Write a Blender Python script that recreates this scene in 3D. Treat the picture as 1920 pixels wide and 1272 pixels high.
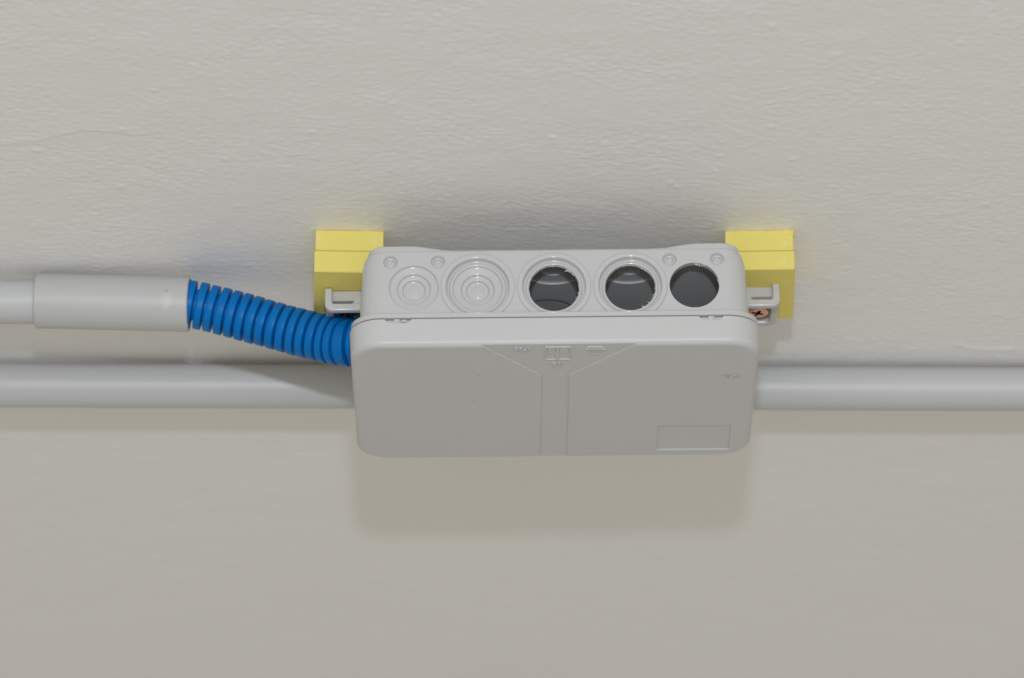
import bpy, bmesh, math, random
import numpy as np
from mathutils import Vector, Matrix

for o in list(bpy.data.objects):
    bpy.data.objects.remove(o)
S = bpy.context.scene
R = math.radians
MM = 0.001
ZC = 2.5                      # height of the ceiling plane (m); everything hangs below it
rng = random.Random(7)

# ------------------------------------------------------------------ camera
cam = bpy.data.cameras.new('camera')
cam_o = bpy.data.objects.new('camera', cam)
S.collection.objects.link(cam_o)
cam_o.location = (0.0, -1.42474, ZC - 0.71035)
cam_o.rotation_euler = (R(90 + 25.216), 0, 0)
cam.sensor_width = 36.0
cam.lens = 36.0 * 9100 / 1920
cam.clip_start = 0.05
cam.clip_end = 50
cam.dof.use_dof = True
cam.dof.focus_distance = 1.560
cam.dof.aperture_fstop = 15.0
S.camera = cam_o

# ------------------------------------------------------------------ room light (even, warm bounce light of the room)
W = bpy.data.worlds.new('World')
S.world = W
W.use_nodes = True
bg = W.node_tree.nodes['Background']
bg.inputs['Color'].default_value = (1.0, 0.955, 0.845, 1)
bg.inputs['Strength'].default_value = 0.428

# added fill lamp behind the camera for room bounce, lifts shade by the box
rl = bpy.data.lights.new('fill_light', 'AREA')
rl.shape = 'RECTANGLE'
rl.size = 2.6
rl.size_y = 1.5
rl.energy = 12.0
rl.color = (1.0, 0.95, 0.87)
rl_o = bpy.data.objects.new('fill_light', rl)
S.collection.objects.link(rl_o)
rl_o.location = (0.0, -2.75, ZC - 1.0)
rl_o.rotation_euler = (Vector((0.0, 0.05, ZC)) - Vector(rl_o.location)).to_track_quat('-Z', 'Y').to_euler()

# camera flash above the lens
fl = bpy.data.lights.new('camera_flash', 'AREA')
fl.shape = 'RECTANGLE'
fl.size = 0.055
fl.size_y = 0.036
fl.energy = 9.9
fl.color = (0.80, 0.87, 1.0)
fl_o = bpy.data.objects.new('camera_flash', fl)
S.collection.objects.link(fl_o)
fl_o.location = (0.01, -1.505, ZC - 0.477)
fl_o.rotation_euler = (Vector((0.01, 0.03, ZC - 0.03)) - Vector(fl_o.location)).to_track_quat('-Z', 'Y').to_euler()

S.view_settings.view_transform = 'Standard'
S.view_settings.look = 'None'
S.view_settings.gamma = 1.0
S.view_settings.exposure = 0.0
S.view_settings.use_curve_mapping = False
S.render.engine = 'CYCLES'
S.cycles.max_bounces = 24
S.cycles.diffuse_bounces = 16
S.cycles.glossy_bounces = 6


# ------------------------------------------------------------------ materials
def mat(name, col, rough=0.45, spec=0.5, metal=0.0, bump=0.0, bscale=900.0, var=0.03, vscale=25.0):
    m = bpy.data.materials.new(name)
    m.use_nodes = True
    nt = m.node_tree
    b = nt.nodes['Principled BSDF']
    b.inputs['Roughness'].default_value = rough
    b.inputs['Metallic'].default_value = metal
    b.inputs['Specular IOR Level'].default_value = spec
    tc = nt.nodes.new('ShaderNodeTexCoord')
    n = nt.nodes.new('ShaderNodeTexNoise')
    n.inputs['Scale'].default_value = vscale
    n.inputs['Detail'].default_value = 5
    nt.links.new(tc.outputs['Object'], n.inputs['Vector'])
    mx = nt.nodes.new('ShaderNodeMix')
    mx.data_type = 'RGBA'
    mx.inputs['A'].default_value = (*[c * (1 - var) for c in col], 1)
    mx.inputs['B'].default_value = (*[min(1, c * (1 + var)) for c in col], 1)
    nt.links.new(n.outputs['Fac'], mx.inputs['Factor'])
    nt.links.new(mx.outputs['Result'], b.inputs['Base Color'])
    if bump:
        n2 = nt.nodes.new('ShaderNodeTexNoise')
        n2.inputs['Scale'].default_value = bscale
        n2.inputs['Detail'].default_value = 3
        nt.links.new(tc.outputs['Object'], n2.inputs['Vector'])
        bp = nt.nodes.new('ShaderNodeBump')
        bp.inputs['Strength'].default_value = 1.0
        bp.inputs['Distance'].default_value = bump
        nt.links.new(n2.outputs['Fac'], bp.inputs['Height'])
        nt.links.new(bp.outputs['Normal'], b.inputs['Normal'])
    m['col_socket'] = mx.name
    return m


def stain(m, centre, size, col, amount=0.6, nscale=900.0, thr=0.5):
    """a dirt mark with an outline of its own: ellipse round `centre` (object metres) broken up by noise"""
    nt = m.node_tree
    b = nt.nodes['Principled BSDF']
    src = b.inputs['Base Color'].links[0].from_socket
    tc = nt.nodes.new('ShaderNodeTexCoord')
    mp = nt.nodes.new('ShaderNodeMapping')
    mp.vector_type = 'TEXTURE'
    mp.inputs['Location'].default_value = centre
    mp.inputs['Scale'].default_value = size
    nt.links.new(tc.outputs['Object'], mp.inputs['Vector'])
    ln = nt.nodes.new('ShaderNodeVectorMath')
    ln.operation = 'LENGTH'
    nt.links.new(mp.outputs['Vector'], ln.inputs[0])
    fall = nt.nodes.new('ShaderNodeMapRange')
    fall.inputs['From Min'].default_value = 1.0
    fall.inputs['From Max'].default_value = 0.3
    nt.links.new(ln.outputs['Value'], fall.inputs['Value'])
    n = nt.nodes.new('ShaderNodeTexNoise')
    n.inputs['Scale'].default_value = nscale
    n.inputs['Detail'].default_value = 4
    nt.links.new(tc.outputs['Object'], n.inputs['Vector'])
    th = nt.nodes.new('ShaderNodeMapRange')
    th.inputs['From Min'].default_value = thr - 0.06
    th.inputs['From Max'].default_value = thr + 0.06
    nt.links.new(n.outputs['Fac'], th.inputs['Value'])
    mu = nt.nodes.new('ShaderNodeMath')
    mu.operation = 'MULTIPLY'
    nt.links.new(fall.outputs['Result'], mu.inputs[0])
    nt.links.new(th.outputs['Result'], mu.inputs[1])
    mu2 = nt.nodes.new('ShaderNodeMath')
    mu2.operation = 'MULTIPLY'
    mu2.inputs[1].default_value = amount
    nt.links.new(mu.outputs[0], mu2.inputs[0])
    mx = nt.nodes.new('ShaderNodeMix')
    mx.data_type = 'RGBA'
    mx.inputs['B'].default_value = (*col, 1)
    nt.links.new(mu2.outputs[0], mx.inputs['Factor'])
    nt.links.new(src, mx.inputs['A'])
    nt.links.new(mx.outputs['Result'], b.inputs['Base Color'])


M = {}
M['paint'] = mat('ceiling_paint', (0.835, 0.824, 0.805), 0.55, 0.4, bump=0.00006, bscale=800, var=0.015, vscale=14)
M['plastic'] = mat('grey_box_plastic', (0.530, 0.530, 0.520), 0.22, 0.5, bump=0.000004, bscale=1500, var=0.012, vscale=30)
M['lid'] = mat('grey_lid_plastic', (0.550, 0.548, 0.538), 0.42, 0.35, bump=0.000012, bscale=2600, var=0.02, vscale=45)
stain(M['lid'], (0.0570, -0.0192, -0.036), (0.0042, 0.0032, 0.01), (0.30, 0.25, 0.17), 0.75, 900, 0.52)
stain(M['lid'], (-0.0245, -0.0215, -0.036), (0.0006, 0.0006, 0.01), (0.35, 0.25, 0.15), 0.6, 300, 0.3)
stain(M['lid'], (-0.0262, -0.0022, -0.036), (0.0005, 0.0005, 0.01), (0.22, 0.20, 0.18), 0.5, 300, 0.3)
for sx, sy, lx, ly in ((-0.041, 0.012, 0.011, 0.0007), (0.022, 0.028, 0.0006, 0.009), (-0.018, 0.033, 0.013, 0.0005), (0.046, -0.030, 0.007, 0.0006)):
    stain(M['lid'], (sx, sy, -0.0370), (lx, ly, 0.01), (0.57, 0.57, 0.56), 0.35, 500, 0.47)
M['pipe'] = mat('grey_conduit_plastic', (0.500, 0.503, 0.506), 0.42, 0.5, bump=0.00001, bscale=300, var=0.02, vscale=20)
stain(M['pipe'], (0.1522, 0.0027, -0.0072), (0.0032, 0.0018, 0.0012), (0.20, 0.19, 0.16), 0.8, 700, 0.36)
M['coupling'] = mat('grey_coupling_plastic', (0.482, 0.484, 0.470), 0.42, 0.5, bump=0.00002, bscale=260, var=0.025, vscale=35)
stain(M['coupling'], (0.0190, -0.0085, -0.003), (0.0024, 0.006, 0.0042), (0.58, 0.58, 0.53), 0.6, 420, 0.46)
stain(M['coupling'], (0.0190, -0.0085, 0.0004), (0.0010, 0.006, 0.0009), (0.30, 0.31, 0.28), 0.8, 600, 0.40)
M['yellow'] = mat('yellow_block_paint', (0.785, 0.67, 0.175), 0.6, 0.3, bump=0.00003, bscale=700, var=0.03, vscale=60)
M['blue'] = mat('blue_conduit_plastic', (0.0, 0.152, 0.47), 0.36, 0.15, bump=0.000006, bscale=900, var=0.03, vscale=60)
stain(M['yellow'], (0.0085, -0.019, -0.004), (0.0035, 0.004, 0.0035), (0.86, 0.78, 0.42), 0.45, 900, 0.50)
stain(M['yellow'], (-0.0100, -0.019, -0.0025), (0.0016, 0.004, 0.0030), (0.86, 0.78, 0.42), 0.45, 800, 0.48)
stain(M['yellow'], (0.0075, -0.019, -0.0115), (0.0022, 0.004, 0.0018), (0.88, 0.82, 0.5), 0.5, 1100, 0.52)
M['entry'] = mat('glossy_membrane_plastic', (0.530, 0.530, 0.520), 0.13, 0.5, var=0.012, vscale=30)
M['recess_shade'] = mat('shaded_recess_steel', (0.10, 0.085, 0.07), 0.28, 0.5, metal=1.0, var=0.3, vscale=900)  # screw steel with the shade of the cross recess put into its colour
M['zinc'] = mat('yellow_zinc_steel', (0.80, 0.46, 0.33), 0.34, 0.5, metal=1.0, var=0.15, vscale=500)
M['steel'] = mat('worn_steel', (0.42, 0.36, 0.27), 0.22, 0.5, metal=1.0, var=0.2, vscale=700)


# ------------------------------------------------------------------ helpers
# shapes are given in millimetres as (x, y, d): d = depth below the thing's own origin, so Blender z = -d
def mesh_from(name, verts, faces):
    me = bpy.data.meshes.new(name)
    me.from_pydata([(x * MM, y * MM, -d * MM) for x, y, d in verts], [], faces)
    bm = bmesh.new()
    bm.from_mesh(me)
    bmesh.ops.remove_doubles(bm, verts=bm.verts, dist=1e-7)
    bmesh.ops.recalc_face_normals(bm, faces=bm.faces)
    bm.to_mesh(me)
    bm.free()
    return me


def link(name, me, m, parent=None, loc=None, smooth=30):
    o = bpy.data.objects.new(name, me)
    S.collection.objects.link(o)
    if m:
        me.materials.clear()
        me.materials.append(M[m])
    if parent:
        o.parent = parent
    if loc:
        o.location = loc
    if smooth:
        me.polygons.foreach_set('use_smooth', [True] * len(me.polygons))
        me.set_sharp_from_angle(angle=R(smooth))
    return o


def weighted(o):
    md = o.modifiers.new('weighted_normal', 'WEIGHTED_NORMAL')
    md.keep_sharp = True
    md.weight = 50


def thing(name, label, cat, loc, rz=0, group=None):
    o = bpy.data.objects.new(name, None)
    o.empty_display_size = 0.02
    S.collection.objects.link(o)
    o.location = loc
    o.rotation_euler = (0, 0, rz)
    o['label'] = label
    o['category'] = cat
    if group:
        o['group'] = group
    return o


def tag(o, label, cat, group=None):
    o['label'] = label
    o['category'] = cat
    if group:
        o['group'] = group


def rrect(hx, hy, r, d, n=16, ns=24, df=None):
    """rounded rectangle loop; straight sides are subdivided when ns > 1; df(x, y) replaces the depth"""
    pts = []
    cs = [(hx - r, hy - r, 0), (-hx + r, hy - r, 90), (-hx + r, -hy + r, 180), (hx - r, -hy + r, 270)]
    for i, (cx, cy, a0) in enumerate(cs):
        arc = [(cx + r * math.cos(R(a0 + 90 * k / n)), cy + r * math.sin(R(a0 + 90 * k / n))) for k in range(n + 1)]
        pts += arc
        nx, ny, na = cs[(i + 1) % 4]
        e = (nx + r * math.cos(R(na)), ny + r * math.sin(R(na)))
        for k in range(1, ns):
            t = k / ns
            pts.append((arc[-1][0] * (1 - t) + e[0] * t, arc[-1][1] * (1 - t) + e[1] * t))
    return [(x, y, df(x, y) if df else d) for x, y in pts]


def loft(loops, cap0=True, cap1=True, close=False):
    v = [p for l in loops for p in l]
    n = len(loops[0])
    f = []
    for i in range(len(loops) - 1 + (1 if close else 0)):
        a = i * n
        b = ((i + 1) % len(loops)) * n
        for k in range(n):
            j = (k + 1) % n
            f.append((a + k, a + j, b + j, b + k))
    if cap0 and not close:
        f.append(tuple(range(n - 1, -1, -1)))
    if cap1 and not close:
        f.append(tuple(range((len(loops) - 1) * n, len(loops) * n)))
    return v, f


def lathe(prof, cx, cy, cd, seg=64, axis='y', jitter=None):
    """turn (radius, inward depth) about the y axis (or d axis) through the centre"""
    v, f = [], []
    n = len(prof)
    for k in range(seg):
        a = 2 * math.pi * k / seg
        for i, (r, t) in enumerate(prof):
            rr = r + (jitter(i, a) if jitter else 0)
            if axis == 'y':
                v.append((cx + rr * math.cos(a), cy + t, cd + rr * math.sin(a)))
            else:
                v.append((cx + rr * math.cos(a), cy + rr * math.sin(a), cd + t))
    for k in range(seg):
        j = (k + 1) % seg
        for i in range(n - 1):
            f.append((k * n + i, j * n + i, j * n + i + 1, k * n + i + 1))
    return v, f


def prism(poly, d0, d1):
    """polygon in (x, y) between two depths"""
    n = len(poly)
    v = [(x, y, d0) for x, y in poly] + [(x, y, d1) for x, y in poly]
    f = [tuple(range(n - 1, -1, -1)), tuple(range(n, 2 * n))]
    f += [(k, (k + 1) % n, n + (k + 1) % n, n + k) for k in range(n)]
    return v, f


def prism_xd(poly, y0, y1):
    """polygon in (x, d) between two y"""
    n = len(poly)
    v = [(x, y0, d) for x, d in poly] + [(x, y1, d) for x, d in poly]
    f = [tuple(range(n - 1, -1, -1)), tuple(range(n, 2 * n))]
    f += [(k, (k + 1) % n, n + (k + 1) % n, n + k) for k in range(n)]
    return v, f


def merge(parts):
    V, F = [], []
    for v, f in parts:
        o = len(V)
        V += v
        F += [tuple(i + o for i in q) for q in f]
    return V, F


def cut(me, parts):
    """boolean difference, returned as a plain mesh"""
    for p in parts:
        a = bpy.data.objects.new('work', me)
        b = bpy.data.objects.new('cutter', mesh_from('cutter', *p))
        S.collection.objects.link(a)
        S.collection.objects.link(b)
        md = a.modifiers.new('b', 'BOOLEAN')
        md.operation = 'DIFFERENCE'
        md.solver = 'EXACT'
        md.object = b
        dg = bpy.context.evaluated_depsgraph_get()
        new = bpy.data.meshes.new_from_object(a.evaluated_get(dg))
        bpy.data.objects.remove(a)
        bpy.data.objects.remove(b)
        me = new
    return me


def cyl(r, x, d, y0, y1, seg=64):
    return loft([[(x + r * math.cos(2 * math.pi * k / seg), y, d + r * math.sin(2 * math.pi * k / seg)) for k in range(seg)] for y in (y0, y1)])


def sweep(path, radii, seg=48, cap=True):
    """tube round a list of points with one radius per point"""
    P = [Vector(p) for p in path]
    v, f = [], []
    for i, p in enumerate(P):
        t = (P[min(i + 1, len(P) - 1)] - P[max(i - 1, 0)]).normalized()
        u = t.cross(Vector((0, 0, 1))).normalized()
        w = u.cross(t).normalized()
        for k in range(seg):
            a = 2 * math.pi * k / seg
            q = p + (u * math.cos(a) + w * math.sin(a)) * radii[i]
            v.append(tuple(q))
    n = len(P)
    for i in range(n - 1):
        for k in range(seg):
            j = (k + 1) % seg
            f.append((i * seg + k, i * seg + j, (i + 1) * seg + j, (i + 1) * seg + k))
    if cap:
        f.append(tuple(range(seg)))
        f.append(tuple(range((n - 1) * seg, n * seg)))
    return v, f


# ------------------------------------------------------------------ the ceiling: one sheet, rolled-paint relief modelled where one can see it
def axis(lo, hi, step, far):
    inner = np.arange(lo, hi + step * 0.5, step)
    out = []
    d, s = 0.0, step * 1.5
    while d < far:
        d += s
        s *= 1.35
        out.append(d)
    out = np.array(out)
    return np.concatenate([(lo - out)[::-1], inner, hi + out]), len(out), len(inner)


def build_ceiling():
    st = 0.62
    xs, ox, nx = axis(-216, 216, st, 2600)
    ys, oy, ny = axis(-180, 440, st, 2600)
    g = np.random.default_rng(3)

    def band(wl, spread=0.45, ax=1.0):
        n = g.standard_normal((ny, nx))
        fy = np.fft.fftfreq(ny, st)[:, None]
        fx = np.fft.rfftfreq(nx, st)[None, :]
        k = np.sqrt((fx * ax) ** 2 + fy ** 2) + 1e-9
        filt = np.exp(-0.5 * (np.log(k * wl) / spread) ** 2)
        r = np.fft.irfft2(np.fft.rfft2(n) * filt, s=(ny, nx))
        return r / r.std()
    amp = np.clip(0.85 + 0.16 * band(70), 0.5, 1.3)
    h = amp * (0.022 * band(2.2, 0.35, 1.2) + 0.030 * band(3.7, 0.38, 1.3) + 0.014 * band(7.0, 0.4, 1.4)) + 0.03 * band(22) + 0.05 * band(80)
    h += 0.04 * np.clip(band(3.6, 0.3, 1.2) - 1.3, 0, None)
    X = xs[ox:ox + nx][None, :]
    Y = ys[oy:oy + ny][:, None]
    # drips and roller pimples
    for i in range(620):
        px, py = g.uniform(-210, 210), g.uniform(-175, 300)
        r = g.uniform(0.45, 0.9)
        a = r * g.uniform(0.06, 0.34)
        i0 = int((px + 216) / st)
        j0 = int((py + 180) / st)
        sl = (slice(max(0, j0 - 6), j0 + 7), slice(max(0, i0 - 6), i0 + 7))
        h[sl] += a * np.exp(-((X[:, sl[1]] - px) ** 2 + (Y[sl[0]] - py) ** 2) / (2 * r * r))
    # trowel edge in the plaster on the left, a paint run on the right
    def ridge(pts, wid, hgt, skew=0.0):
        acc = np.zeros_like(h)
        for (x0, y0), (x1, y1) in zip(pts[:-1], pts[1:]):
            L2 = (x1 - x0) ** 2 + (y1 - y0) ** 2
            t = np.clip(((X - x0) * (x1 - x0) + (Y - y0) * (y1 - y0)) / L2, 0, 1)
            dx = X - x0 - t * (x1 - x0)
            dy = Y - y0 - t * (y1 - y0)
            dd = np.sqrt(dx * dx + dy * dy)
            if skew:
                pr = np.where(dy < 0, np.exp(-dd / skew), np.exp(-(dd / wid) ** 2))
            else:
                pr = np.exp(-(dd / wid) ** 2)
            acc = np.maximum(acc, pr)
        return hgt * acc
    h += ridge([(-230, -46), (-163, -60.5), (-150, -64), (-136, -70.5), (-131, -71), (-118, -67.5)], 0.8, 0.22, 6.0)
    h += ridge([(154, 88.5), (158, 91.5), (165, 92.5), (172, 92)], 2.0, 0.26)
    hf = np.zeros((len(ys), len(xs)))
    fade_x = np.clip(np.minimum(X + 216, 216 - X) / 15, 0, 1)
    fade_y = np.clip(np.minimum(Y + 180, 440 - Y) / 15, 0, 1)
    hf[oy:oy + ny, ox:ox + nx] = h * fade_x * fade_y
    GX, GY = np.meshgrid(xs, ys)
    co = np.stack([GX, GY, -hf], -1).reshape(-1, 3) * MM
    ni, nj = len(xs), len(ys)
    idx = np.arange(ni * nj).reshape(nj, ni)
    q = np.stack([idx[:-1, :-1], idx[1:, :-1], idx[1:, 1:], idx[:-1, 1:]], -1).reshape(-1, 4)
    me = bpy.data.meshes.new('ceiling')
    me.vertices.add(len(co))
    me.vertices.foreach_set('co', co.ravel().astype(np.float32))
    me.loops.add(q.size)
    me.loops.foreach_set('vertex_index', q.ravel().astype(np.int32))
    me.polygons.add(len(q))
    me.polygons.foreach_set('loop_start', (np.arange(len(q)) * 4).astype(np.int32))
    me.polygons.foreach_set('loop_total', np.full(len(q), 4, dtype=np.int32))
    me.polygons.foreach_set('use_smooth', np.ones(len(q), dtype=bool))
    me.update(calc_edges=True)
    me.validate()
    o = bpy.data.objects.new('ceiling', me)
    S.collection.objects.link(o)
    me.materials.append(M['paint'])
    o.location = (0, 0, ZC)
    o['kind'] = 'structure'
    return o


build_ceiling()


# ------------------------------------------------------------------ yellow spacer blocks
def block(x0, x1, label, skew, rz, thick):
    root = thing('spacer_block', label, 'block', ((x0 + x1) / 2 * MM, 0.019, ZC), R(rz), 'yellow spacer blocks under the box')
    hw = (x1 - x0) / 2
    for k, (d0, d1, gx, gy) in enumerate(((0.05, 7.45, -0.12, 0.10), (7.55, thick, 0.0, 0.0))):
        c = 0.30
        lo = [rrect(hw + gx - c, 19 + gy - c, 0.3, d0, 4, 6), rrect(hw + gx, 19 + gy, 0.5, d0 + c, 4, 6),
              rrect(hw + gx, 19 + gy, 0.5, d1 - c, 4, 6), rrect(hw + gx - c, 19 + gy - c, 0.3, d1, 4, 6)]
        o = link('block_layer', mesh_from('block_layer', *loft(lo)), 'yellow', root, (skew * k * MM, 0, 0))
        weighted(o)
    return root


bl = block(-65.3, -42.6, 'yellow block on the ceiling behind the blue conduit, under the box', -0.15, 2.2, 15.3)
br = block(70.3, 93.0, 'yellow block on the ceiling with a bare coppery screw head in front', 0.15, -2.0, 14.35)
# a lifted flake at the corner of the right block
fv = [(0, 0, 0), (3.4, -0.5, 0.2), (3.7, -1.0, 0.5), (3.5, 1.0, 1.6), (0, 0.05, 0.3), (3.4, 0.05, 2.2)]
link('paint_flake', mesh_from('paint_flake', fv, [(0, 1, 2, 3, 4), (4, 3, 5)]), 'yellow', br, ((11.35 - 3.5) * MM, -0.0191, 0), 0)


# ------------------------------------------------------------------ conduits
def straight_tube(name, p0, p1, r, m, wall=1.2, rough_end=False):
    """open pipe between two (x, y, d) ends in mm; origin at the middle of its axis"""
    c = [(a + b) / 2 for a, b in zip(p0, p1)]
    L = math.dist(p0, p1)
    seg = 96
    prof = [(-L / 2 + 0.5, r), (-L / 2 + 1.0, r), (-L / 6, r), (L / 6, r), (L / 2 - 1.0, r), (L / 2 - 0.35, r), (L / 2, r - 0.3),
            (L / 2, r - wall), (-L / 2, r - wall), (-L / 2, r - 0.5)]
    loops = [[(t, q * math.cos(2 * math.pi * k / seg), q * math.sin(2 * math.pi * k / seg)) for k in range(seg)] for t, q in prof]
    o = link(name, mesh_from(name, *loft(loops, close=True)), m)
    o.location = (c[0] * MM, c[1] * MM, ZC - c[2] * MM)
    v = Vector((p1[0] - p0[0], p1[1] - p0[1], -(p1[2] - p0[2])))
    o.rotation_euler = Vector((1, 0, 0)).rotation_difference(v).to_euler()
    return o


low = straight_tube('conduit_pipe', (-1500, 91.5, 8.7), (1500, 117.5, 8.7), 7.65, 'pipe')
tag(low, 'long straight grey conduit pipe running along the ceiling behind the box', 'pipe')
upp = straight_tube('conduit_pipe', (-1500, 32.0, 9.4), (-135, 31.6, 10.9), 7.40, 'pipe')
tag(upp, 'straight grey conduit pipe ending inside the wider grey coupling', 'pipe')
cp = straight_tube('conduit_coupling', (-158.4, 31.9, 10.3), (-107.2, 30.6, 12.2), 9.25, 'coupling', wall=1.0)
tag(cp, 'wide grey plastic coupling joining the straight pipe to blue corrugated conduit', 'coupling')

# blue corrugated conduit: a spline from inside the coupling into the box's side
ctrl = [(-128, 30.2, 11.2), (-116, 30.4, 11.3), (-107.3, 30.8, 12.0), (-98, 31.4, 14.0), (-86, 31.6, 17.4), (-72.6, 30.8, 21.9),
        (-61, 28.6, 26.0), (-53.5, 25.8, 28.6), (-46, 24.0, 29.4), (-40, 23.6, 29.4)]


def catmull(P, n):
    P = [Vector(p) for p in P]
    P = [P[0] * 2 - P[1]] + P + [P[-1] * 2 - P[-2]]
    out = []
    for i in range(1, len(P) - 2):
        for k in range(n):
            t = k / n
            a, b, c, d = P[i - 1:i + 3]
            out.append(0.5 * ((2 * b) + (c - a) * t + (2 * a - 5 * b + 4 * c - d) * t * t + (3 * b - a - 3 * c + d) * t ** 3))
    out.append(P[-2])
    return out


cv = catmull(ctrl, 60)
cl = [0.0]
for a, b in zip(cv[:-1], cv[1:]):
    cl.append(cl[-1] + (b - a).length)


def at_len(s):
    i = max(0, min(len(cl) - 2, int(np.searchsorted(cl, s)) - 1))
    t = (s - cl[i]) / (cl[i + 1] - cl[i])
    return cv[i].lerp(cv[i + 1], t)


pitch = 3.72
Rr, Rg = 7.95, 5.3
prof = [(0.00, Rg), (0.075, Rg), (0.10, Rg + 0.15), (0.135, Rr - 0.35), (0.16, Rr - 0.08), (0.20, Rr), (0.43, Rr + 0.02), (0.62, Rr + 0.02), (0.78, Rr),
        (0.82, Rr - 0.08), (0.845, Rr - 0.35), (0.88, Rg + 0.15), (0.905, Rg)]
path, rad = [], []
nring = int(cl[-1] / pitch)
for i in range(nring):
    s = 1 + rng.uniform(-0.012, 0.012)
    sh = rng.uniform(-0.07, 0.07)
    for t, r in prof:
        path.append(at_len((i + t) * pitch + 0.5 + sh))
        rad.append(r * s)
o = link('corrugated_conduit', mesh_from('corrugated_conduit', *sweep(path, rad, 72)), 'blue', None, (0, 0, ZC), 40)
tag(o, 'bright blue corrugated flexible conduit curving from the coupling into the box', 'conduit')

# ------------------------------------------------------------------ the junction box
CX, CY, D0 = 13.5, 22.45, 14.9
box = thing('junction_box', 'light grey plastic junction box with open round cable entries and closed lid', 'junction box',
            (CX * MM, CY * MM, ZC - D0 * MM), R(-0.15))
box.rotation_euler[1] = R(-0.58)          # the blocks are not quite equally thick

HXB, HXT, HY = 61.6, 62.7, 42.95            # body half sizes at base / at rim


def foot(x, y):
    a = min(1, max(0, (abs(x) - 33.0) / 13.0))
    a = a * a * (3 - 2 * a)
    return 1.75 * (1 - a) + 0.05 * a


def bw(d):
    return HXB + (HXT - HXB) * d / 25.0


L = []
L.append(rrect(HXB - 16, HY - 16, 3, 1.9, 16, 24))
L.append(rrect(HXB - 3.4, HY - 1.9, 5.0, 0, 16, 24, lambda x, y: foot(x, y)))
L.append(rrect(HXB - 2.3, HY - 0.75, 5.4, 0, 16, 24, lambda x, y: foot(x, y) + 0.15))
L.append(rrect(HXB - 1.7, HY - 0.34, 5.6, 0, 16, 24, lambda x, y: foot(x, y) + 0.60))
L.append(rrect(HXB - 1.35, HY - 0.28, 5.8, 2.35, 16, 24))
L.append(rrect(HXB - 1.05, HY - 0.04, 6.0, 2.65, 16, 24))
L.append(rrect(HXB - 0.75, HY, 6.0, 3.0, 16, 24))
L.append(rrect(HXB - 0.3, HY, 6.3, 4.1, 16, 24))
L.append(rrect(HXB - 0.06, HY, 6.5, 5.3, 16, 24))
L.append(rrect(bw(6.5), HY, 6.6, 6.5, 16, 24))
L.append(rrect(bw(24.9), HY, 6.9, 24.9, 16, 24))
L.append(rrect(65.2, 44.4, 9.6, 25.15, 16, 24))
L.append(rrect(65.5, 44.65, 9.9, 25.4, 16, 24))
L.append(rrect(65.5, 44.65, 9.9, 26.9, 16, 24))
L.append(rrect(65.1, 44.35, 9.6, 27.05, 16, 24))
L.append(rrect(63.2, 42.8, 8.5, 27.05, 16, 24))
L.append(rrect(63.2, 42.8, 8.5, 29.0, 16, 24))
L.append(rrect(60.6, 40.95, 6.0, 29.0, 16, 24))
L.append(rrect(59.6, 40.95, 5.0, 4.0, 16, 24))
me = mesh_from('body', *loft(L))
KX = [-45.1, -24.6, 0.0, 24.5, 45.1]
KD = 15.5
DX, DD = [-52.6, -37.3, 37.3, 52.6], 6.25
RH = [8.15, 10.1, 10.1, 10.1, 8.0]
cutters = [merge([cyl(RH[i], KX[i], KD, -HY - 3, -HY + 4, 72) for i in range(5)] + [cyl(2.4, x, DD, -HY - 3, -HY + 4, 40) for x in DX])]
# cable entry in the left side wall for the blue conduit
seg = 48
cutters.append(loft([[(x, 1.2 + 8.1 * math.cos(2 * math.pi * k / seg), 14.6 + 8.1 * math.sin(2 * math.pi * k / seg)) for k in range(seg)] for x in (-70, -55)]))
# shallow round rear entries moulded in the floor of the box, seen through the openings
rear = ((0, -30.2), (24.6, -30.2), (-24.6, -30.2), (-2.0, 0.3), (26.0, 12.0), (-26.0, 12.0))
for q, d0 in ((9.7, 3.35), (4.2, 2.8)):
    cutters.append(merge([loft([[(x + q * math.cos(2 * math.pi * k / 64), y + q * math.sin(2 * math.pi * k / 64), d) for k in range(64)] for d in (d0, 6.0)]) for x, y in (rear if q > 5 else rear[:3])]))
me = cut(me, cutters)
body = link('body', me, 'plastic', box, None, 28)
weighted(body)

# stepped entries in the front wall
ring_out = [(12.0, 0.35), (11.92, 0.0), (11.88, -0.38), (11.75, -0.52), (11.55, -0.56), (10.50, -0.56), (10.28, -0.50), (10.16, -0.30), (9.96, 1.15),
            (9.88, 1.40), (9.72, 1.50), (9.35, 1.52), (9.15, 1.45), (8.98, 1.05), (8.86, 0.95), (8.70, 0.92)]
steps = [(8.25, 0.94), (8.10, 1.00), (8.02, 1.12), (7.92, 1.55), (7.80, 1.72), (7.55, 1.80), (5.70, 1.86), (5.48, 1.92), (5.38, 2.05), (5.28, 2.55),
         (5.15, 2.78), (4.90, 2.86), (3.95, 2.90), (3.76, 2.96), (3.68, 3.12), (3.58, 3.62), (3.45, 3.80), (3.20, 3.86), (2.15, 3.88), (2.0, 3.80), (1.85, 3.76), (0.02, 3.74)]
plain = [(8.35, 0.35), (8.2, 0.06), (8.05, 0.06), (7.95, 0.30), (7.87, 0.75), (7.73, 0.95), (7.45, 1.02), (5.70, 1.06), (5.48, 1.12), (5.38, 1.3), (5.28, 1.75),
         (5.15, 1.95), (4.90, 2.02), (3.95, 2.05), (3.76, 2.10), (3.68, 2.25), (3.58, 2.75), (3.45, 2.92), (3.2, 2.98), (2.15, 3.0), (2.0, 2.93), (1.85, 2.9), (0.02, 2.88)]
k1 = link('knockout_membrane', mesh_from('m', *lathe(plain, KX[0], -HY, KD)), 'entry', body, None, 75)
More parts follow.
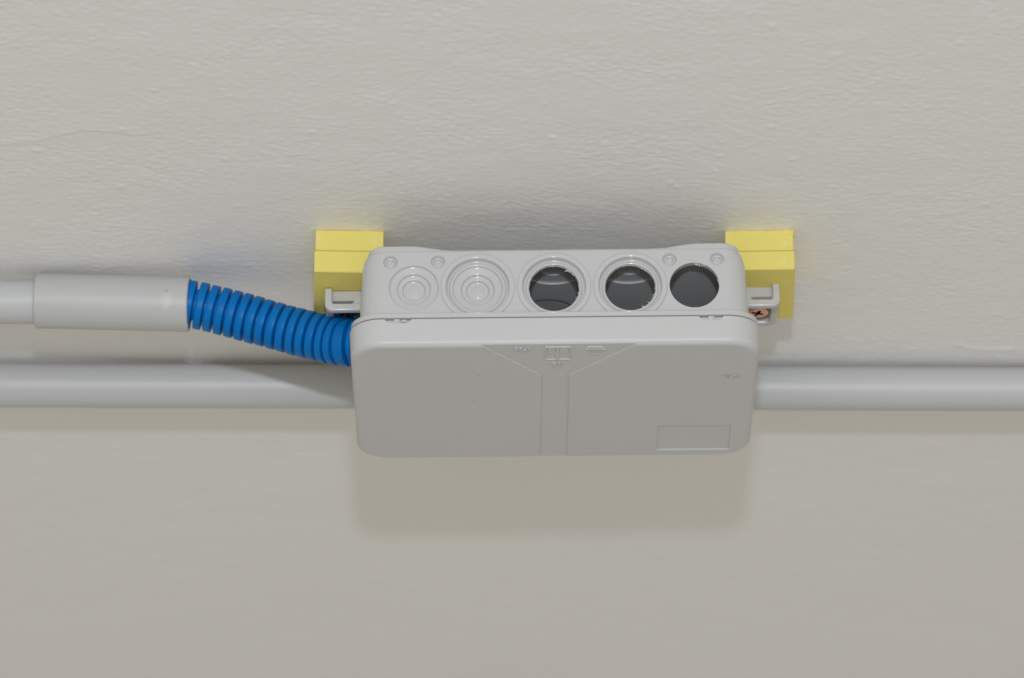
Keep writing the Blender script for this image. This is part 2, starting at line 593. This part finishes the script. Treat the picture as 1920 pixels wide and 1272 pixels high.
k2 = link('knockout_membrane', mesh_from('m', *lathe(ring_out + steps, KX[1], -HY, KD, 80)), 'entry', body, None, 75)
k1['label'] = 'closed plain stepped knockout'
k2['label'] = 'closed stepped knockout inside a raised ring'


def burr(seed, base):
    g = random.Random(seed)
    ph = [(g.uniform(0, 6.28), g.randint(3, 40), g.uniform(0.004, 0.02)) for _ in range(14)]
    nick = [(g.uniform(-1.2, 0.7), g.uniform(0.03, 0.16), g.uniform(0.08, 0.28)) for _ in range(5)]

    def f(a):
        s = sum(A * math.sin(n * a + p) for p, n, A in ph)
        for c, w, A in nick:
            dd = (a - c + math.pi) % (2 * math.pi) - math.pi
            if abs(dd) < w:
                s -= A * (0.7 + 0.3 * math.sin(40 * a))
        return min(0.06, s)
    return f


for i in (2, 3, 4):
    bf = burr(11 + i, 0)
    if i < 4:
        pr = ring_out + [(8.45, 0.94), (8.25, 1.02), (8.16, 1.25), (8.14, 1.9)]
        e = link('entry_ring', mesh_from('entry_ring', *lathe(pr, KX[i], -HY, KD, 80)), 'entry', body, None, 75)
        e['label'] = 'raised ring round an opened cable entry'
        y = 1.75
    else:
        y = 0.9
    n = 4
    tp = [(8.3, y), (8.05, y), (8.05, y + 0.35), (8.3, y + 0.35)]
    link('torn_edge', mesh_from('torn_edge', *lathe(tp, KX[i], -HY, KD, 220, 'y', lambda k, a: bf(a) if k in (1, 2) else 0)), 'plastic', body, None, 40)
# shreds of plastic left hanging in the opened entries: (entry, clock angle, length, lean, width)
shreds = [(2, -52, 1.7, 165, 0.55), (2, -50, 0.8, 100, 0.7), (2, 12, 0.5, 180, 0.25), (2, 25, 0.45, 200, 0.22), (2, -91, 0.5, 90, 0.4),
          (3, 20, 0.7, 185, 0.22), (3, 27, 0.6, 150, 0.22), (3, 43, 0.7, 215, 0.3), (3, 3, 0.35, 180, 0.3), (3, 60, 0.5, 240, 0.8),
          (4, -84, 0.8, 60, 1.2), (4, -76, 1.0, 100, 0.6), (4, -70, 1.3, 30, 0.35), (4, -68, 1.0, 130, 0.3), (4, 40, 0.35, 220, 0.6)]
for i, ang, ln, lean, wd in shreds:
    a = R(ang)
    c = Vector((KX[i] + 8.0 * math.cos(a), -HY + (1.5 if i < 4 else 0.8), KD + 8.0 * math.sin(a)))
    dr = Vector((math.cos(R(lean)), -0.25, math.sin(R(lean))))
    sd = Vector((-dr.z, 0, dr.x)) * wd * 0.5
    dp = Vector((0, 0.18, 0))
    mid = c + dr * ln * 0.55 + Vector((rng.uniform(-.08, .08), -0.1, rng.uniform(-.08, .08)))
    tip = c + dr * ln
    b0 = c - dr * 0.3
    V = [b0 - sd, b0 + sd, b0 + sd + dp, b0 - sd + dp, mid - sd * .6, mid + sd * .7, mid + sd * .7 + dp, mid - sd * .6 + dp, tip]
    F = [(0, 1, 5, 4), (1, 2, 6, 5), (2, 3, 7, 6), (3, 0, 4, 7), (4, 5, 8), (5, 6, 8), (6, 7, 8), (7, 4, 8), (3, 2, 1, 0)]
    link('plastic_shred', mesh_from('plastic_shred', [tuple(v) for v in V], F), 'plastic', body, None, 0)
# small blind moulding holes
dim = [(2.55, 0.25), (2.40, 0.03), (2.28, 0.10), (2.05, 1.25), (1.95, 1.45), (1.78, 1.52), (1.58, 1.50), (1.52, 1.58), (1.44, 2.15), (1.25, 2.3), (0.8, 2.22), (0.02, 2.12)]
for x in DX:
    link('blind_hole', mesh_from('blind_hole', *lathe(dim, x, -HY, DD, 40)), 'plastic', body, None, 75)
# mounting ears with their slotted frames
for s, eo in ((1, 0.1), (-1, 0.6)):
    # open rectangular frame
    out = [(59.5, -8.6), (59.5, 11.2)]
    r = 3.2
    o_pts = [(71.75, -8.8)] + [(71.6 + (r) * 0 + 2.7 * math.sin(R(t)) - 0.0, -6.1 - 2.7 * math.cos(R(t))) for t in range(20, 91, 10)]
    o_pts += [(74.3 - r + r * math.cos(R(t)), 11.2 - r + r * math.sin(R(t))) for t in range(0, 91, 9)] + [(60.5, 11.2)]
    i_pts = [(60.5, 8.5)] + [(71.7 - 1.5 + 1.5 * math.cos(R(t)), 8.5 - 1.5 + 1.5 * math.sin(R(t))) for t in range(90, -1, -15)] + [(71.7, -7.3)]
    poly = o_pts + i_pts
    
    near = prism([(s * 60.5, -8.8), (s * 71.9, -8.8), (s * 71.9, -7.3), (s * 60.5, -7.3)], 0.02, 3.5)
    link('ear_wall', mesh_from('ear_wall', *near), 'plastic', box, (s * eo * MM, 0, 0), 30)
    ear = link('mounting_ear', mesh_from('mounting_ear', *prism([(s * x, y) for x, y in poly], 0.0, 4.9)), 'plastic', box, (s * eo * MM, 0, 0), 30)
    md = ear.modifiers.new('round', 'BEVEL')
    md.width = 0.7 * MM
    md.segments = 4
    md.limit_method = 'ANGLE'
    md.angle_limit = R(50)
    # raised hook on the side nearest the entries: arm out from the body, corner, then back up to the block
    rr = 2.6
    hook = [(60.5, 8.2)] + [(74.35 - rr + rr * math.sin(R(t)), 8.2 - rr + rr * math.cos(R(t))) for t in range(0, 91, 9)]
    hook += [(74.35, 0.05), (72.0, 0.05)] + [(72.0 - 0.5 + 0.5 * math.cos(R(t)), 5.6 - 0.5 + 0.5 * math.sin(R(t))) for t in range(0, 91, 30)] + [(60.5, 5.6)]
    h = link('ear_hook', mesh_from('ear_hook', *prism_xd([(s * x, d) for x, d in hook], -11.6, -9.2)), 'plastic', ear, None, 30)
    md = h.modifiers.new('round', 'BEVEL')
    md.width = 0.45 * MM
    md.segments = 3
    md.limit_method = 'ANGLE'
    md.angle_limit = R(50)
    # gusset between arm and body
    gs = [(60.5, 3.0), (64.2, 3.0), (64.6, 4.2), (64.9, 5.3), (66, 5.7), (60.5, 5.7)]
    link('gusset', mesh_from('gusset', *prism_xd([(s * x, d) for x, d in gs], -11.2, -9.25)), 'plastic', ear, None, 30)

# ---- lid
LX, LY, LR = 65.9, 45.0, 10.6
LT = 36.95
L = [rrect(LX - 0.35, LY - 0.35, LR - 0.3, 27.35), rrect(LX - 0.05, LY - 0.05, LR, 27.6), rrect(LX, LY, LR, 28.0)]
fr = 2.0
L.append(rrect(LX - 0.25, LY - 0.2, LR, LT - fr))
for t in (10, 20, 30, 40, 50, 60, 70, 80, 90):
    q = fr * (1 - math.cos(R(t)))
    L.append(rrect(LX - 0.25 - q, LY - 0.2 - q, LR - q * 0.55, LT - fr + fr * math.sin(R(t))))
L = L[::-1]
L += [rrect(LX - 2.2, LY - 1.9, LR - 2.0, 27.35), rrect(LX - 2.4, LY - 2.1, LR - 2.2, LT - 2.2)]
me = mesh_from('lid', *loft(L))
dep = 0.46
ycut = prism([(-26.4, -47.5), (28.9, -47.5), (4.7, -20.9), (4.6, 47.5), (-4.75, 47.5), (-4.3, -20.9)], LT - dep, LT + 2)
# keep the recess inside the flat of the lid: it runs out over the rounded front edge
rcut = prism([(34.3, 19.6), (58.7, 19.6), (58.7, 39.4), (34.3, 39.4)], LT - dep, LT + 2)


def notch(x0, x1, rib):
    ps = []
    for a, b in ((x0, rib - 1.0), (rib + 0.8, x1)):
        l = 0.9 if a == x0 else 0.0
        rr_ = 0.9 if b == x1 else 0.0
        ps.append(prism_xd([(a, 26.5), (b, 26.5), (b, 27.7), (b - rr_, 28.95), (a + l, 28.95), (a, 27.7)], -LY - 2, -LY + 1.5))
    return ps


cuts = [ycut, rcut] + [merge(notch(-54.4, -45.8, -50.4)), merge(notch(46.2, 54.0, 50.2))]
me = cut(me, cuts)
lid = link('lid', me, 'lid', box, None, 28)
weighted(lid)
for x, w, hh in ((-50.3, 0.7, 0.9), (-48.4, 0.9, 0.5), (50.6, 0.5, 0.8)):
    v = [(x - w, -LY - 0.05, 27.9), (x + w, -LY + 0.05, 27.7), (x + w * 0.7, -LY - 0.35, 28.8), (x - w * 0.4, -LY - 0.3, 28.6 + hh * 0.3), (x, -LY + 0.5, 28.5)]
    link('broken_tab', mesh_from('broken_tab', v, [(0, 1, 2, 3), (0, 4, 1), (1, 4, 2), (2, 4, 3), (3, 4, 0)]), 'lid', lid, None, 0)


def raised(name, parts):
    return link(name, mesh_from(name, *merge(parts)), 'lid', lid, None, 20)


ZT = LT - dep                         # floor of the recess, lettering stands on it


def stroke(p0, p1, w, hgt=0.40):
    a, b = Vector(p0), Vector(p1)
    t = (b - a).normalized() * 1.0
    n = Vector((-t.y, t.x)) * w / 2
    e = t * w * 0.35
    return prism([tuple(a - e - n), tuple(b + e - n), tuple(b + e + n), tuple(a - e + n)], ZT - 0.1, ZT + hgt)


def lettering(txt, x0, x1, y0, y1, hgt=0.40, offset=0.0):
    """raised lettering, turned half round: letters read from +x to -x, tops towards +y"""
    cu = bpy.data.curves.new('lettering', 'FONT')
    cu.body = txt
    cu.extrude = 0.5
    cu.offset = 0.014
    cu.resolution_u = 6
    t = bpy.data.objects.new('work', cu)
    S.collection.objects.link(t)
    dg = bpy.context.evaluated_depsgraph_get()
    tm = bpy.data.meshes.new_from_object(t.evaluated_get(dg))
    bpy.data.objects.remove(t)
    c = np.array([v.co[:] for v in tm.vertices])
    lo, hi = c.min(0), c.max(0)
    V = []
    for p in c:
        u = (p - lo) / (hi - lo)
        V.append((x1 - u[0] * (x1 - x0), y0 + u[1] * (y1 - y0), (ZT + hgt) if u[2] > 0.5 else ZT - 0.1))
    F = [tuple(p.vertices) for p in tm.polygons]
    me = mesh_from('lettering', V, F)
    return link('lettering', me, 'lid', lid, None, 0)


lettering('IP65', -13.1, -8.2, -41.8, -38.4)
lettering('i16', -1.0, 2.9, -30.5, -26.9)
fx0, fx1, fy0, fy1 = -2.95, 4.9, -42.1, -32.9
raised('emblem_frame', [stroke((fx0, fy0), (fx1, fy0), 0.42), stroke((fx0, fy1), (fx1, fy1), 0.42), stroke((fx0, fy0 + 0.4), (fx0, fy1 - 0.4), 0.36),
                        stroke((fx1, fy0 + 0.4), (fx1, fy1 - 0.4), 0.36), stroke((0.85, fy0 + 0.5), (0.85, fy1 - 0.5), 0.95)])
lettering('s', fx0 + 0.55, 0.1, fy0 + 0.75, fy0 + 4.2)
lettering('e', 1.6, fx1 - 0.55, fy0 + 0.75, fy0 + 4.2)
raised('approval_mark', [stroke((10.5, -41.9), (15.3, -41.9), 0.42), stroke((10.0, -40.4), (15.9, -40.4), 0.40), stroke((10.0, -40.2), (12.95, -36.2), 0.38),
                         stroke((15.9, -40.2), (12.95, -36.2), 0.38), stroke((11.4, -39.6), (12.2, -38.7), 0.25), stroke((12.2, -38.7), (12.7, -39.6), 0.25),
                         stroke((12.7, -39.6), (13.3, -38.6), 0.25), stroke((13.3, -38.6), (14.3, -39.6), 0.25)])
raised('mould_line', [stroke((-2.0, -20.4), (3.6, -20.4), 0.16, 0.06)])

# ------------------------------------------------------------------ screws
for s, m, lab in ((1, 'zinc', 'coppery countersunk cross-head screw in the ear on the box end away from the conduit'),
                  (-1, 'steel', 'dark steel cross-head screw half hidden behind the blue conduit')):
    v = Vector((s * (67.6 if s > 0 else 68.4), -0.3 if s > 0 else -1.0, 0))
    v.rotate(Matrix.Rotation(R(-0.15), 3, 'Z'))
    root = thing('wood_screw', lab, 'screw', ((CX + v.x) * MM, (CY + v.y) * MM, ZC - (15.3 - s * 0.55) * MM), R(20), 'screws in the mounting ears')
    hp = [(1.6, -6.0), (1.7, 0.5), (2.0, 2.2), (3.35, 4.2), (3.6, 4.5), (3.62, 4.75), (3.35, 4.95), (2.2, 5.02), (0.02, 5.02)]
    V, F = lathe(hp, 0, 0, 0, 48, 'd')
    me = mesh_from('head', V, F)
    bm = bmesh.new()
    bm.from_mesh(me)
    bmesh.ops.holes_fill(bm, edges=bm.edges, sides=0)
    bmesh.ops.recalc_face_normals(bm, faces=bm.faces)
    bm.to_mesh(me)
    bm.free()
    star = []
    for k in range(4):
        for a, q in ((-15, 2.35), (15, 2.35), (45, 0.95)):
            star.append((q * math.cos(R(k * 90 + a)), q * math.sin(R(k * 90 + a))))
    n = len(star)
    Vc = [(x, y, 5.3) for x, y in star] + [(x * 0.45, y * 0.45, 3.0) for x, y in star]
    Fc = [tuple(range(n)), tuple(range(2 * n - 1, n - 1, -1))] + [(k, n + k, n + (k + 1) % n, (k + 1) % n) for k in range(n)]
    me = cut(me, [(Vc, Fc)])
    hd = link('head', me, m, root, None, 35)
    me.materials.append(M['recess_shade'])
    for p in me.polygons:
        c = p.center / MM
        if math.hypot(c.x, c.y) < 2.3 and 2.8 < -c.z < 4.98:
            p.material_index = 1  # recess faces take the darkened colour as painted shade
    # bright worn steel inside the recess
    cone = [(0.9, 3.15), (0.7, 3.5), (0.3, 3.75), (0.02, 3.8)]
    link('recess_core', mesh_from('recess_core', *lathe(cone, 0, 0, 0, 20, 'd')), 'steel', root, None, 40)
